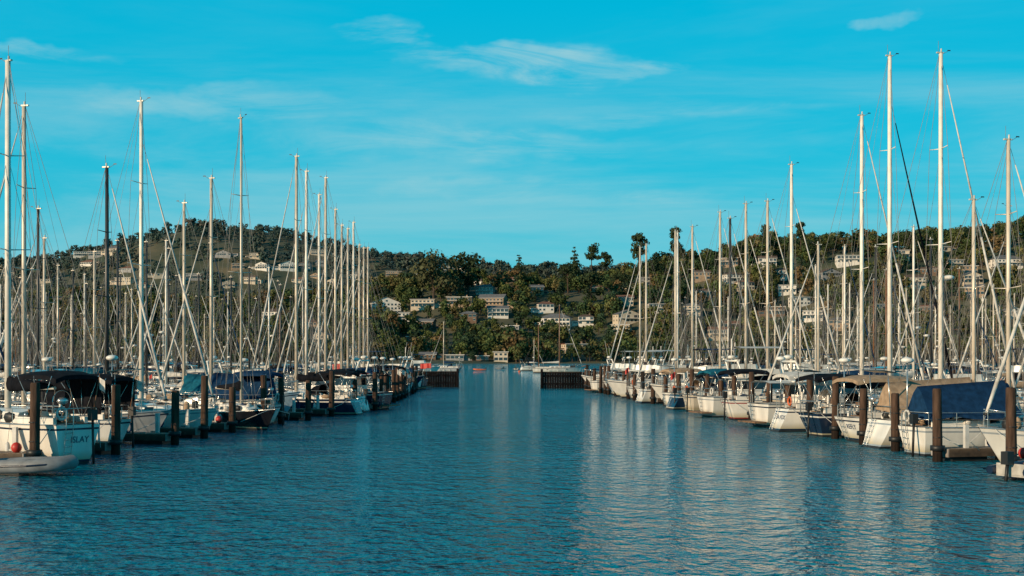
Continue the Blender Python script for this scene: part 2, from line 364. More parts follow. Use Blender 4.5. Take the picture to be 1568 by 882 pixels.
def dinghy(L=3.3,m='rubber_grey'):
    B=MB(); r=.24; W=.75
    for sg in(1,-1):
        P=[(-L/2,sg*W),(-L*.1,sg*W),(L*.2,sg*W*.95),(L*.36,sg*W*.7),(L*.46,sg*W*.35),(L*.5,0)]
        secs=[]
        for i,(x,y) in enumerate(P):
            zc=.32+.16*max(0,i-1)/4; rr=r*(1 if i else .6)
            nx,ny=(0,1) if i<3 else ((.5,.85) if i==3 else ((.85,.5) if i==4 else (1,0)))
            secs.append([(x+rr*math.cos(a)*nx,y+sg*rr*math.cos(a)*ny,zc+rr*math.sin(a)) for a in [2*math.pi*k/10 for k in range(10)]])
        B.loft(secs,m,closed=True); B.poly(secs[0],m)
        B.line([(x,y+sg*(r+.01) if i<4 else y,.34+.16*max(0,i-1)/4) for i,(x,y) in enumerate(P[:5])],.03,'hull_navy')
    B.poly([(-L*.46,W,.2),(-L*.46,-W,.2),(L*.38,-.35,.25),(L*.38,.35,.25)],'deck_nonskid')
    B.box((-L*.44,0,.35),(.06,W*1.6,.42),'deck_nonskid'); B.box((0,0,.48),(.25,W*1.7,.05),'deck_teak')
    B.box((-L*.5,0,.75),(.3,.28,.42),'rubber_black'); B.tube((-L*.5,0,.6),(-L*.53,0,-.15),.06,'rubber_black'); B.tube((-L*.46,0,.75),(-L*.3,.1,.85),.025,'rubber_black')
    return B

def interp(tab,q): return float(np.interp(q,[a for a,_ in tab],[b for _,b in tab]))
RL=[(45,17),(75,15.6),(100,14.2),(125,12),(150,10.4),(175,9.2),(240,8)]
LL=[(45,-18.5),(57,-16.5),(70,-15.2),(85,-14.0),(97,-12),(108,-10.4),(130,-10.6),(175,-11.3),(240,-12)]
W_,C_='gelcoat_white','gelcoat_cream'
TILT=.25
right=[(21.0,51.9,13,dict(L=9.5,stripe='hull_grey',cover='canvas_blue',stern=False,bimini=True)),
(19.9,57.0,12.7,dict(L=8.6,stripe='hull_grey',cover='canvas_blue',tent='canvas_blue',dodger=False)),
(20.0,61.6,10.8,dict(L=8.6,hm=W_,cover='canvas_tan',stripe='hull_grey',tent='canvas_tan',dodger=False)),
(19.9,66.0,18.1,dict(L=9.4,hm=W_,cover='canvas_tan',mastm='mast_paint',radar=True,bimini=True,text='REFLY')),
(18.7,70.4,18.9,dict(L=8.8,hm='hull_navy',stripe=W_,cover='canvas_black',mastm='mast_paint',furl='canvas_black',bimini=True)),
(18.4,74.8,16.7,dict(L=8.8,hm=W_,cover='canvas_white',mastm='mast_paint',bimini=True,text='SEA FOX')),
(17.9,79.2,0,dict(L=9.5,fly=False,cover='canvas_white')),
(18.0,83.6,10.6,dict(L=8.2,hm=C_,cover='canvas_blue',bimini=True)),
(17.3,88,15.9,dict(L=8.6,cover='canvas_black',mastm='mast_paint',stripe='hull_red',bimini=True)),
(16.8,92.4,0,dict(L=9.5,fly=True,cover='canvas_white',stripe='hull_grey')),
(17.4,96.8,14.6,dict(L=9,cover='canvas_teal',bimini=True)),
(16.65,101.2,14.9,dict(L=8.6,hm=C_,cover='canvas_blue')),
(16.2,105.6,14.3,dict(L=8.6,hm='hull_navy',mastm='mast_dark',stripe=W_)),
(16.1,110,15.2,dict(L=8.8,cover='canvas_tan',bimini=True)),
(15.4,114.5,0,dict(L=9.5,fly=True,cover='canvas_blue')),
(15.1,119,14.9,dict(L=8.6)),
(14.2,123.6,14.9,dict(L=8.6,cover='canvas_black',bimini=True)),
(14.9,128,15.2,dict(L=9,hm=W_,mastm='mast_paint')),
(13.6,132.6,0,dict(L=10.5,fly=True,cover='canvas_blue',flag=True)),
(13.4,137.4,0,dict(L=10,fly=True,cover='canvas_white')),
(13.4,142,15.2,dict(L=9)),(13.2,146.6,15.3,dict(L=9,cover='canvas_black'))]
left=[(-19.6,55.3,15.5,dict(L=7.9,hm=W_,stripe='hull_navy',cover='canvas_black',mastm='mast_paint',bimini=True,weather=True,stern=True,head=-.6,mr=.13,fb=1.45,text='ISLAY')),
(-21.0,61.2,14.8,dict(L=9,hm=W_,stripe='hull_navy',cover='canvas_black',bimini=True,dodger=True,weather=True)),
(-18.8,66.0,12.8,dict(L=7.2,hm='hull_grey',cover='canvas_black',mastm='mast_dark',tent='canvas_black')),
(-18.4,70.6,16.7,dict(L=9.4,hm=W_,stripe='hull_grey',cover='canvas_black',mastm='mast_paint',furl='canvas_white',bimini=True,stern=False)),
(-14.4,75.6,16.7,dict(L=6.6,hm='hull_black',stripe='hull_black',cover='canvas_black',mastm='mast_alu',furl=None,dodger=False,mr=.075,head=-.75,fb=.9,stern=False)),
(-17.0,80.4,14.1,dict(L=7.6,hm=W_,stripe='hull_navy',cover='canvas_blue',bimini=True,tent='canvas_blue')),
(-19.6,85,13.2,dict(L=8.6,hm='hull_navy',stripe=W_,cover='canvas_teal',tent='canvas_teal')),
(-16.8,89.6,0,dict(L=7.8,fly=False,cover='canvas_blue',hm='hull_paleblue')),
(-14.4,95,17.4,dict(L=8,hm='hull_navy',stripe=W_,cover='canvas_black',bimini=True)),
(-14.4,99.6,17,dict(L=8,cover='canvas_black',mastm='mast_paint',bimini=True)),
(-13.2,104.2,0,dict(L=9,fly=False,cover='canvas_black',hm='hull_navy',stripe=W_)),
(-14.25,108.8,17.7,dict(L=8.6,hm='hull_black',stripe=W_,cover='canvas_black')),
(-15.35,113.2,16.9,dict(L=9,cover='canvas_blue',mastm='mast_paint',bimini=True)),
(-14.6,117.6,16.2,dict(L=9,hm='hull_navy',cover='canvas_maroon')),
(-14.6,122,15.3,dict(L=9)),(-14.6,126.5,15.4,dict(L=9,hm='hull_green',cover='canvas_black')),
(-14.6,131,16.4,dict(L=9,mastm='mast_paint',bimini=True,cover='canvas_black')),(-14.6,136,14.7,dict(L=9,hm='hull_navy',cover='canvas_black')),
(-14.7,141,14.8,dict(L=9)),(-14.8,146,15.2,dict(L=9,cover='canvas_blue'))]
def push(rows):
    out=[]
    for i,(X,Y,H,o) in enumerate(rows):
        s=1+.75/abs(X) if 0<i else 1
        out.append((X*s,Y*s,(4+(H-4)*s) if H else 0,o))
    return out
right=push(right); left=push(left)
for i,y in enumerate(range(157,178,5)): right.append((interp(RL,y)+4,float(y),0,dict(L=8.5+i%3,fly=(i%2==0),cover=('canvas_white','canvas_blue')[i%2])))
for i,y in enumerate(range(159,180,5)): left.append((interp(LL,y)-4.2,float(y),0,dict(L=8.5+i%3,fly=(i%2==1),cover='canvas_blue',flag=True,hm=('hull_navy',W_)[i%2])))
def front(rows,side):
    for i,(X,Y,H,o) in enumerate(rows):
        o=dict(o); rng=random.Random(i*7+(3 if side>0 else 1)); st=o.pop('stern',rng.random()<(.82 if H>0 else .4)); hd=o.pop('head',None); tx=o.pop('text',None)
        base=(math.pi+TILT+.03*math.sin(i*2.1)) if side>0 else -TILT+.04*math.sin(i*1.7)
        if hd is not None: base=hd
        if st: base+=math.pi
        if H>0:
            if 'dodger' not in o: o['dodger']=rng.random()<.7
            if 'cover' not in o: o['cover']=rng.choice(('canvas_blue','canvas_blue','canvas_white','canvas_tan','canvas_black'))
            B=sailboat(H=H,rng=rng,**o); ob=B.obj('sailboat',(X,Y,0),base)
            if tx:
                ox,tr,z1,h0=B.tr; cu=bpy.data.curves.new('name_lettering','FONT'); cu.body=tx; cu.size=.34; cu.align_x='CENTER'; cu.align_y='CENTER'; cu.extrude=.004
                to=bpy.data.objects.new('name_lettering',cu); scene.collection.objects.link(to); cu.materials.append(MATS['lettering_blue'])
                Y_=Vector((-tr*.6/(z1+.36),0,1)).normalized(); X_v=Vector((0,-1,0)); Z_v=X_v.cross(Y_)
                zc=z1*.62; xc=-ox+tr*.6*(1-(zc+.36)/(z1+.36)); P=Vector((xc,-h0*.12,zc))+Z_v*.012
                M=Matrix((X_v,Y_,Z_v)).transposed().to_4x4(); M.translation=P; to.parent=ob; to.matrix_local=M
        else: motorboat(rng=rng,**o).obj('motorboat',(X,Y,0),base)
front(right,1); front(left,-1)

def pile(x,y,h=2.9,r=.17):
    B=MB(); n=10; prof=[(-1.5,1.05),(.2,1.03),(.9,1),(1.8,.96),(h-.06,.93),(h,.8)]
    B.loft([[(r*k*(1+.05*math.sin(a*3+z))*math.cos(a)+z*.012*math.sin(y),r*k*math.sin(a),z) for a in [2*math.pi*q/n for q in range(n)]] for z,k in prof],'pile_wood',closed=True,cap1='pile_wood')
    B.tube((0,0,.42),(0,0,.62),r+.09,'rubber_black',n=10)
    for q in (0.9,1.6): B.tube((0,0,q),(0,0,q+.05),r*1.02,'rubber_black',n=10)
    B.obj('mooring_pile',(x,y,0))
def finger(x,y,ang,Ln=9.5,w=1.1):
    B=MB()
    nb=int(Ln/.3)
    for k in range(nb): B.box((.15+k*.3,0,.47),(.285,w,.05),'dock_wood')
    for sg in(1,-1): B.box((Ln/2,sg*(w/2+.03),.33),(Ln,.06,.3),'dock_fascia')
    B.box((-.02,0,.33),(.06,w+.1,.32),'concrete')
    for k in range(4): B.box((1+k*2.4,0,.1),(1.5,w*.8,.36),'rubber_black')
    for k in range(3):
        for sg in(1,-1): B.box((1.2+k*3,sg*(w/2-.08),.54),(.25,.05,.07),'steel')
    B.box((Ln-.8,w*.2,.8),(.9,.5,.6),'fender_white'); B.box((Ln-.8,w*.2,1.12),(.96,.56,.06),'fender_white')
    B.box((.9,-w*.3,.95),(.16,.16,.9),'fender_white')
    q=math.sin(x*3+y*5)
    if q>.75: B.ell((.5,.2,.68),(.2,.2,.2),'red_paint' if q>.9 else 'orange_plastic')
    if q<-.2: B.ring((2.2,0,.75),.25,.05,'canvas_blue',n=10); B.box((3.5,.2,.62),(.7,.4,.25),'rubber_black')
    B.obj('finger_dock',(x,y,0),ang)
def side_docks(rows,line,side):
    ys=[r[1] for r in rows]; mids=[ys[0]-2.4]+[(a+b)/2 for a,b in zip(ys[:-1],ys[1:])]+[ys[-1]+2.4]
    for y in mids:
        x=interp(line,y)+.25*math.sin(y*2.7); dy=-1.0
        pile(x,y+dy,h=2.75+.35*math.sin(y*1.7),r=.19); finger(x+side*.25,y+dy+.45,(TILT if side>0 else math.pi-TILT))
    B=MB(); P=[(interp(line,y)+side*10.8,y+2) for y in range(40,240,5)]
    for (x0,y0),(x1,y1) in zip(P[:-1],P[1:]):
        B.loft([[(x0-1.2,y0,.1),(x0-1.2,y0,.56),(x0+1.2,y0,.56),(x0+1.2,y0,.1)],[(x1-1.2,y1-.02,.1),(x1-1.2,y1-.02,.56),(x1+1.2,y1-.02,.56),(x1+1.2,y1-.02,.1)]],'dock_wood',sm=False)
    B.obj('floating_walkway')
side_docks(right,RL,1); side_docks(left,LL,-1)
tmpl=[]
for i in range(14):
    rng=random.Random(100+i)
    tmpl.append((sailboat(L=rng.uniform(8,11),H=rng.uniform(11,15.5),hm=rng.choice((W_,W_,'hull_navy',C_,W_)),cover=rng.choice(('canvas_blue','canvas_black','canvas_black','canvas_white','canvas_tan','canvas_teal')),mastm=rng.choice(('mast_alu','mast_alu','mast_paint','mast_dark')) if i!=5 else 'mast_wood',radar=rng.random()<.3,bimini=rng.random()<.6,rng=rng,furl=rng.choice(('canvas_white','canvas_blue',None))).mesh('sailboat'),'sailboat'))
for i in range(3):
    rng=random.Random(200+i); tmpl.append((motorboat(L=9+i,fly=i!=1,rng=rng,cover=('canvas_blue','canvas_white','canvas_tan')[i]).mesh('motorboat'),'motorboat'))
rr=random.Random(5)
for side,line in((1,RL),(-1,LL)):
    for off,y0,y1 in((18.5,70,235),(33,95,235),(42,105,235),(57,140,240),(66,150,240)):
        y=y0
        while y<y1:
            me,nm=tmpl[rr.randrange(14)] if rr.random()<.85 else tmpl[14+rr.randrange(3)]
            X=interp(line,min(y,175))+side*off
            ang=(TILT if side>0 else math.pi-TILT)+(math.pi if rr.random()<.4 else 0)
            place(me,nm,(X+rr.uniform(-1,1),y,0),ang,rr.uniform(.82,1.05)); y+=rr.uniform(4.5,6.0)
            if off>30 and rr.random()<.3: pile(X-side*6,y-2.4)
    for off in(37.5,61.5):
        B=MB(); P=[(interp(line,min(y,175))+side*off,y) for y in range(90,246,5)]
        for (a,b),(c,d) in zip(P[:-1],P[1:]): B.loft([[(a-1.2,b,.1),(a-1.2,b,.56),(a+1.2,b,.56),(a+1.2,b,.1)],[(c-1.2,d-.02,.1),(c-1.2,d-.02,.56),(c+1.2,d-.02,.56),(c+1.2,d-.02,.1)]],'dock_wood',sm=False)
        B.obj('floating_walkway')
dinghy(3.6).obj('inflatable_dinghy',(-16.6,48.4,0),-.25)
dinghy(3.0,'hull_navy').obj('inflatable_dinghy',(17.3,46.6,0),.5)
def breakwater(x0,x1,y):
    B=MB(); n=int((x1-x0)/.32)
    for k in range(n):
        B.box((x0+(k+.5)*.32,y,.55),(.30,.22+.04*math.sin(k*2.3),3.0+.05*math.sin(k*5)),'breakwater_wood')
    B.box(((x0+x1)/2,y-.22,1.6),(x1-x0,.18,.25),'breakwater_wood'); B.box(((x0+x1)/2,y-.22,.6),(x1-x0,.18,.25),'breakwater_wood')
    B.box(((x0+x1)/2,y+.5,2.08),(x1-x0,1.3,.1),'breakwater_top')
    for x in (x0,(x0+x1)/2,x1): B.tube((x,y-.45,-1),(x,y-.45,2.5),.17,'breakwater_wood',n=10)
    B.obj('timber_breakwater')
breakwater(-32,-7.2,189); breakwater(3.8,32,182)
B=sailboat(L=13,H=17.3,hm=W_,cover='canvas_white',mastm='mast_wood',deckm='deck_teak',furl='canvas_white',dodger=False,rng=random.Random(3),mr=.16)
B.tube((-5.4,0,1),(-5.4,0,12.2),.12,'mast_wood',n=8); B.tube((-5.5,0,2.6),(-7.8,0,2.7),.15,'canvas_white')
for sg in(1,-1): B.line([(-5.4,sg*1.4,1.3),(-5.4,sg*.5,8),(-5.4,0,12)],.012,'wire')
B.tube((5.9,0,1.7),(7.9,0,2.0),.08,'mast_wood')
B.obj('ketch',(12.2,365,0),0.05)
sailboat(L=9,H=13.5,hm='hull_grey',rng=random.Random(5)).obj('sailboat',(-18.5,385,0),2.9)
sailboat(L=7,H=9,rng=random.Random(6)).obj('sailboat',(6.5,420,0),.3)
motorboat(L=9,fly=True,rng=random.Random(8)).obj('motorboat',(-22,350,0),.2)
motorboat(L=7,fly=False,rng=random.Random(9)).obj('motorboat',(24,330,0),2.8)
for x,y in((-9.5,420),(1.4,440),(-4,470)): dinghy(3.6,'orange_plastic' if x<-5 else 'rubber_grey').obj('inflatable_dinghy',(x,y,0),x)
for x,y in((-14,300),(2,380),(5,500)):
    B=MB(); B.ell((0,0,.15),(.35,.35,.35),'orange_plastic'); B.tube((0,0,.4),(0,0,.9),.03,'steel'); B.obj('mooring_buoy',(x,y,0))

# ---------------------------------------------------------------- terrain
R2=[(-2600,90),(-995,105),(-720,127),(-640,138),(-582,152),(-536,166),(-454,180),(-380,179),(-316,172),(-261,158),(-206,143),(-132,132),(-59,124),(70,118),(300,110),(2600,100)]
R1=[(-2600,40),(-432,44),(-267,44),(-170,46),(-123,50),(-79,58),(-35,64),(42,64),(97,68),(119,74),(174,82),(229,91),(284,97),(394,102),(432,106),(615,116),(2600,120)]
def sst(t): t=np.clip(t,0,1); return t*t*(3-2*t)
def terr(x,y):
    x=np.asarray(x,float); y=np.asarray(y,float)
    a=np.interp(x,[p[0] for p in R1],[p[1] for p in R1]); b=np.interp(x*2000/np.maximum(y,1500),[p[0] for p in R2],[p[1] for p in R2])
    sh=900+14*np.sin(x/61)+8*np.sin(x/23)
    f1=sst((y-sh)/(1200-sh))*.8+.2*np.clip((y-sh)/300,0,1); f1=f1*(1-.5*sst((y-1230)/350))
    f2=sst((y-1350)/650)
    n=5*np.sin(x/47+y/90)*np.sin(y/53+1)+3*np.sin(x/19+2)*np.sin(y/31)
    z=np.maximum(a*f1,b*f2)+n*np.clip((y-sh)/120,0,1)*.8
    return np.where(y<sh,-2.0,z+.6)
xs=np.arange(-2600,2601,14.0); ys=np.concatenate([np.arange(870,1300,8.0),np.arange(1300,2300,18.0),np.arange(2300,3600,60.0)])
GX,GY=np.meshgrid(xs,ys); GZ=terr(GX,GY)
nx,ny=len(xs),len(ys); V=np.stack([GX,GY,GZ],-1).reshape(-1,3)
idx=np.arange(nx*ny).reshape(ny,nx); Q=np.stack([idx[:-1,:-1],idx[:-1,1:],idx[1:,1:],idx[1:,:-1]],-1).reshape(-1,4)
def npmesh(name,V,Q,tint=None,mats=(),smooth=False):
    me=bpy.data.meshes.new(name); me.vertices.add(len(V)); me.vertices.foreach_set('co',V.astype(np.float32).ravel())
    me.loops.add(Q.size); me.loops.foreach_set('vertex_index',Q.astype(np.int32).ravel())
    me.polygons.add(len(Q)); me.polygons.foreach_set('loop_start',np.arange(0,Q.size,4,dtype=np.int32)); me.polygons.foreach_set('loop_total',np.full(len(Q),4,dtype=np.int32))
    if smooth: me.polygons.foreach_set('use_smooth',np.ones(len(Q),bool))
    me.update(calc_edges=True)
    if tint is not None:
        a=me.color_attributes.new('tint','FLOAT_COLOR','POINT'); a.data.foreach_set('color',np.concatenate([tint,np.ones((len(tint),1))],1).astype(np.float32).ravel())
    for m in mats: me.materials.append(m)
    return me
gm=bpy.data.materials.new('hill_ground'); gm.use_nodes=True; nt=gm.node_tree
tc=nt.nodes.new('ShaderNodeNewGeometry'); nz=nt.nodes.new('ShaderNodeTexNoise'); nz.inputs['Scale'].default_value=.02; nz.inputs['Detail'].default_value=9
nt.links.new(tc.outputs['Position'],nz.inputs['Vector']); cr=nt.nodes.new('ShaderNodeValToRGB')
cr.color_ramp.elements[0].position=.42; cr.color_ramp.elements[0].color=(.035,.052,.030,1); cr.color_ramp.elements[1].position=.66; cr.color_ramp.elements[1].color=(.12,.10,.055,1)
nt.links.new(nz.outputs['Fac'],cr.inputs[0]); bs=nt.nodes['Principled BSDF']; bs.inputs['Roughness'].default_value=.95; nt.links.new(cr.outputs[0],bs.inputs['Base Color'])
place(npmesh('hills',V,Q,mats=[gm],smooth=True),'hills',(0,0,0))
def sight(x,y):
    bx=(x-784)/F; el=(547-y)/F; d=np.arange(890,2300,3.0); z=terr(bx*d,d); hit=np.where(z>=EYE+el*d)[0]
    return (bx*d[hit[0]],d[hit[0]]) if len(hit) else None
# ---------------------------------------------------------------- houses
def house(w,dp,st,wall,roof,kind,rng):
    B=MB(); fh=2.9; h=st*fh; x,y=w/2,dp/2
    B.box((0,0,h/2-2),(w,dp,h+4),wall)
    if rng.random()<.6:
        ww=w*.45; s=rng.choice((-1,1)); B.box((s*(x+ww/2-.4),1.5,(h-fh)/2-1+ (0 if st>1 else fh/2)),(ww,dp*.7,max(fh,h-fh)+2),wall); B.box((s*(x+ww/2-.4),1.5,max(fh,h-fh)+.1+(0)),(ww+.8,dp*.7+.8,.3),roof)
        B.box((s*(x+ww/2-.2),1.5-dp*.35-.03,max(fh,h-fh)*.5),(ww*.6,.1,1.4),'house_glass')
    o=.7; r=1
    if kind=='flat': B.box((0,0,h+.17),(w+1.4,dp+1.4,.34),roof); B.box((0,-y-.72,h+.17),(w+1.42,.06,.38),'trim_white')
    elif kind=='gable':
        r=w*.16; 
        B.poly([(-x-o,-y-o,h),(x+o,-y-o,h),(x+o,0,h+r),(-x-o,0,h+r)],roof); B.poly([(x+o,y+o,h),(-x-o,y+o,h),(-x-o,0,h+r),(x+o,0,h+r)],roof)
        for s in(-1,1): B.poly([(s*x,-y,h-.05),(s*x,y,h-.05),(s*x,0,h+r*.9)],wall)
        B.box((0,-y-o,h),(w+2*o,.12,.22),'trim_white')
    elif kind=='front':
        r=w*.2
        B.poly([(-x-o,-y-o,h),(-x-o,y+o,h),(0,y+o,h+r),(0,-y-o,h+r)],roof); B.poly([(x+o,-y-o,h),(x+o,y+o,h),(0,y+o,h+r),(0,-y-o,h+r)],roof)
        B.poly([(-x,-y-.01,h-.05),(x,-y-.01,h-.05),(0,-y-.01,h+r*.93)],wall); B.box((0,-y-.05,h+r*.3),(1.6,.1,1.2),'house_glass')
    else:
        r=w*.15; q=x*.4
        B.poly([(-x-o,-y-o,h),(x+o,-y-o,h),(q,0,h+r),(-q,0,h+r)],roof); B.poly([(x+o,y+o,h),(-x-o,y+o,h),(-q,0,h+r),(q,0,h+r)],roof)
        for s in(-1,1): B.poly([(s*(x+o),-y-o,h),(s*(x+o),y+o,h),(s*q,0,h+r)],roof)
    for f in range(st):
        n=max(2,int(w/2.6)); big=rng.random()<.6
        for k in range(n):
            cx=-x+w*(k+.5)/n; ww=w/n*(.8 if big else .5); hh=1.8 if big else 1.3; cz=f*fh+1.5
            if rng.random()<.88: B.box((cx,-y-.03,cz),(ww,.1,hh),'house_glass'); B.box((cx,-y-.06,cz+hh/2+.06),(ww+.2,.14,.12),'trim_white'); B.box((cx,-y-.05,cz-hh/2-.06),(ww+.2,.14,.1),'trim_white')
        for s in(-1,1):
            for k in range(2): B.box((s*(x+.02),-y+dp*(k+.5)/2,f*fh+1.5),(.1,1.4,1.3),'house_glass')
        if f>0 and rng.random()<.6:
            B.box((0,-y-1,f*fh),(w*.9,2,.18),'trim_white'); B.box((0,-y-1.95,f*fh+.95),(w*.9,.06,.08),'trim_white')
            for k in range(int(w/1.0)): B.box((-w*.44+k*.9,-y-1.95,f*fh+.5),(.06,.05,.9),'trim_white')
    B.box((x*.5,y*.3,h+r*.7 if kind in('gable','hip') else h+.8),(.9,.9,2.2),'wall_tan')
    return B
walls=['wall_white','wall_cream','wall_cream','wall_tan','wall_grey','wall_brown','wall_white']
roofs=['roof_brown','roof_grey','roof_brown','roof_terra','roof_grey']
hs=[]; hr=random.Random(42)
spec=[(590,482,22,3,'wall_white'),(648,472,18,2,'wall_cream'),(612,492,14,2,'wall_white'),(705,468,19,2,'wall_tan'),(755,470,20,2,'wall_tan'),(742,437,15,1,'wall_white'),(835,478,12,2,'wall_white'),(852,500,22,2,'wall_white'),(868,440,18,1,'wall_cream'),
(882,541,18,2,'wall_cream'),(908,541,20,2,'wall_white'),(897,498,11,2,'wall_white'),(960,496,18,2,'wall_cream'),(942,420,14,1,'wall_grey'),(1003,480,12,2,'wall_white'),(1075,430,12,2,'wall_tan'),(1175,408,14,2,'wall_white'),(1298,405,18,2,'wall_white'),(1245,490,14,2,'wall_white'),(1060,482,12,2,'wall_cream'),(1140,445,13,2,'wall_cream'),
(162,460,20,2,'wall_white'),(218,440,14,1,'wall_cream'),(420,490,16,2,'wall_white'),(300,470,14,2,'wall_cream'),(350,440,14,2,'wall_cream'),(90,470,14,2,'wall_brown'),(1400,440,15,2,'wall_cream'),(1480,420,15,2,'wall_tan'),(1540,410,22,2,'wall_white'),(1350,480,14,2,'wall_cream'),(795,430,13,2,'wall_brown'),(820,452,12,2,'wall_tan'),(668,440,12,1,'wall_tan'),(1100,520,14,2,'wall_cream'),(1205,450,13,2,'wall_white'),(1440,385,14,1,'wall_cream'),(1325,378,14,1,'wall_cream')]
for x in range(655,800,14): spec.append((x,550,hr.uniform(8,12),hr.choice((1,1,2)),hr.choice(walls)))
for i in range(64): spec.append((hr.uniform(-150,660),hr.uniform(385,436),hr.uniform(13,22),hr.choice((1,2)),hr.choice(walls[:5])))
for i in range(80): spec.append((hr.uniform(650,1750),hr.uniform(385,515),hr.uniform(10,16),hr.choice((1,2,2)),hr.choice(walls)))
for i in range(22): spec.append((hr.uniform(-150,640),hr.uniform(450,530),hr.uniform(10,15),hr.choice((1,2)),hr.choice(walls)))
for (px,py,w,st,wl) in spec:
    p=sight(px,py)
    if p is None: continue
    if py>=548: p=((px-784)/F*905,905+hr.uniform(-3,8))
    if any(abs(p[0]-a[0])<(w+a[2])*.6 and abs(p[1]-a[1])<16 for a in hs): continue
    z=float(terr(*p)); z=max(z,.8)
    house(w,w*.6,st,wl,hr.choice(roofs),hr.choice(('flat','gable','hip','front','flat','hip')),hr).obj('waterfront_house' if py>=540 else 'hillside_house',(p[0],p[1],z+.2),hr.uniform(-.5,.35) if py<548 else hr.uniform(-.1,.1))
    hs.append((p[0],p[1],w,st))
# ---------------------------------------------------------------- trees
def tree_tmpl(kind,nl,rng,leaf=1.0,limbs=3):
    V=[];fl=[]
    lobes=[]
    if kind=='broad':
        for i in range(7): a=rng.uniform(0,6.28); r=rng.uniform(1.2,3.6); lobes.append(((r*math.cos(a),r*math.sin(a),rng.uniform(3.2,9.2)),rng.uniform(1.8,3.0),rng.uniform(.7,1)))
        lobes.append(((0,0,8.5),2.8,.95)); th=5; tr=.35
    elif kind=='euc':
        for i in range(11): a=rng.uniform(0,6.28); z=rng.uniform(4,11); r=rng.uniform(.4,2.6); lobes.append(((r*math.cos(a),r*math.sin(a),z),rng.uniform(1.1,2.0),rng.uniform(.8,1.2)))
        th=9; tr=.3
    elif kind=='cone':
        for i in range(9): z=2+i*1.15; rr=3.1*(1-(z-1)/11.6)+.3; a=rng.uniform(0,6.28); lobes.append(((.3*rr*math.cos(a),.3*rr*math.sin(a),z),rr*rng.uniform(.75,1.1),.38))
        th=11; tr=.25
    else:
        for i in range(13): a=rng.uniform(0,6.28); z=rng.uniform(5.6,11.2); r=rng.uniform(.3,2.5)*(1.2-(z-5.6)/9); lobes.append(((r*math.cos(a),r*math.sin(a),z),rng.uniform(1.1,2.0),.5))
        th=10.5; tr=.26
    wts=np.array([l[1]**2 for l in lobes]); wts/=wts.sum(); ch=rng.choice(len(lobes),nl,p=wts)
    C=np.array([l[0] for l in lobes])[ch]; R=np.array([l[1] for l in lobes])[ch]; K=np.array([l[2] for l in lobes])[ch]
    d=rng.normal(size=(nl,3)); d/=np.linalg.norm(d,axis=1)[:,None]; rad=R*rng.uniform(.55,1.12,nl)
    P=C+d*rad[:,None]*np.stack([np.ones(nl),np.ones(nl),K],1)
    nrm=d+rng.normal(size=(nl,3))*.42; nrm/=np.linalg.norm(nrm,axis=1)[:,None]
    t=np.cross(nrm,rng.normal(size=(nl,3))); t/=np.linalg.norm(t,axis=1)[:,None]; b=np.cross(nrm,t)
    s=leaf*rng.uniform(.35,.8,nl)[:,None]; s2=s*rng.uniform(.5,1,nl)[:,None]
    quad=np.stack([P-t*s,P-b*s2,P+t*s*.9,P+b*s2],1)
    lr=np.repeat(rng.uniform(.75,1.25,nl),4)
    tv=[]
    def tb(p0,p1,r0,r1,n=5):
        p0=np.array(p0,float);p1=np.array(p1,float);dd=p1-p0;dd/=np.linalg.norm(dd);a=np.array([1,0,0]) if abs(dd[2])>.7 else np.array([0,0,1.]);u=np.cross(dd,a);u/=np.linalg.norm(u);w=np.cross(dd,u)
        for k in range(n):
            A=2*math.pi*k/n;Bn=2*math.pi*(k+1)/n; o=lambda q:u*math.cos(q)+w*math.sin(q)
            tv.append([p0+o(A)*r0,p0+o(Bn)*r0,p1+o(Bn)*r1,p1+o(A)*r1])
    tb((0,0,-2),(.15,.1,th*.5),tr,tr*.7); tb((.15,.1,th*.5),(0,.2,th),tr*.7,tr*.25)
    for i in range(min(limbs,len(lobes))):
        c=lobes[i][0]; tb((.1,.1,min(c[2]-1.5,th*.7)),(c[0],c[1],c[2]),tr*.4,tr*.12,4)
    T=np.array(tv); allq=np.concatenate([quad,T]); flag=np.concatenate([np.ones(nl*4),np.zeros(len(T)*4)]); lr=np.concatenate([lr,np.ones(len(T)*4)])
    return allq.reshape(-1,3),flag,lr
PAL=np.array([(.034,.058,.022),(.050,.072,.025),(.080,.084,.030),(.105,.090,.036),(.022,.042,.022),(.066,.080,.024),(.12,.08,.036)])*1.3
def tint_for(flag,lr,col): return np.where(flag[:,None]>0,col[None]*lr[:,None],np.array([.085,.06,.045])[None])
def scatter(name,tm,pts,hts,wid,cols,pick):
    Vs=[];Ts=[]
    for k,(v,fl,lr) in enumerate(tm):
        I=np.where(pick==k)[0]
        if len(I)==0: continue
        a=RNG.uniform(0,6.28,len(I)); c,s=np.cos(a)[:,None],np.sin(a)[:,None]; sw=(hts[I]/12*wid[I])[:,None]; sh=(hts[I]/12)[:,None]
        X=(v[None,:,0]*c-v[None,:,1]*s)*sw+pts[I,0:1]; Y=(v[None,:,0]*s+v[None,:,1]*c)*sw+pts[I,1:2]; Z=v[None,:,2]*sh+pts[I,2:3]
        Vs.append(np.stack([X,Y,Z],-1).reshape(-1,3))
        T=np.where(fl[None,:,None]>0,cols[I][:,None,:]*lr[None,:,None],np.array([.085,.06,.045])[None,None]); Ts.append(T.reshape(-1,3))
    V=np.concatenate(Vs);T=np.concatenate(Ts); Qd=np.arange(len(V)).reshape(-1,4)
    place(npmesh(name,V,Qd,T,[MATS['foliage']]),name,(0,0,0))
trg=np.random.default_rng(4)
near_t=[tree_tmpl(k,260,trg,1.15) for k in('broad','broad','broad','euc','euc','cone','pine')]
far_t=[tree_tmpl(k,90,trg,1.9,1) for k in('broad','broad','euc','cone')]
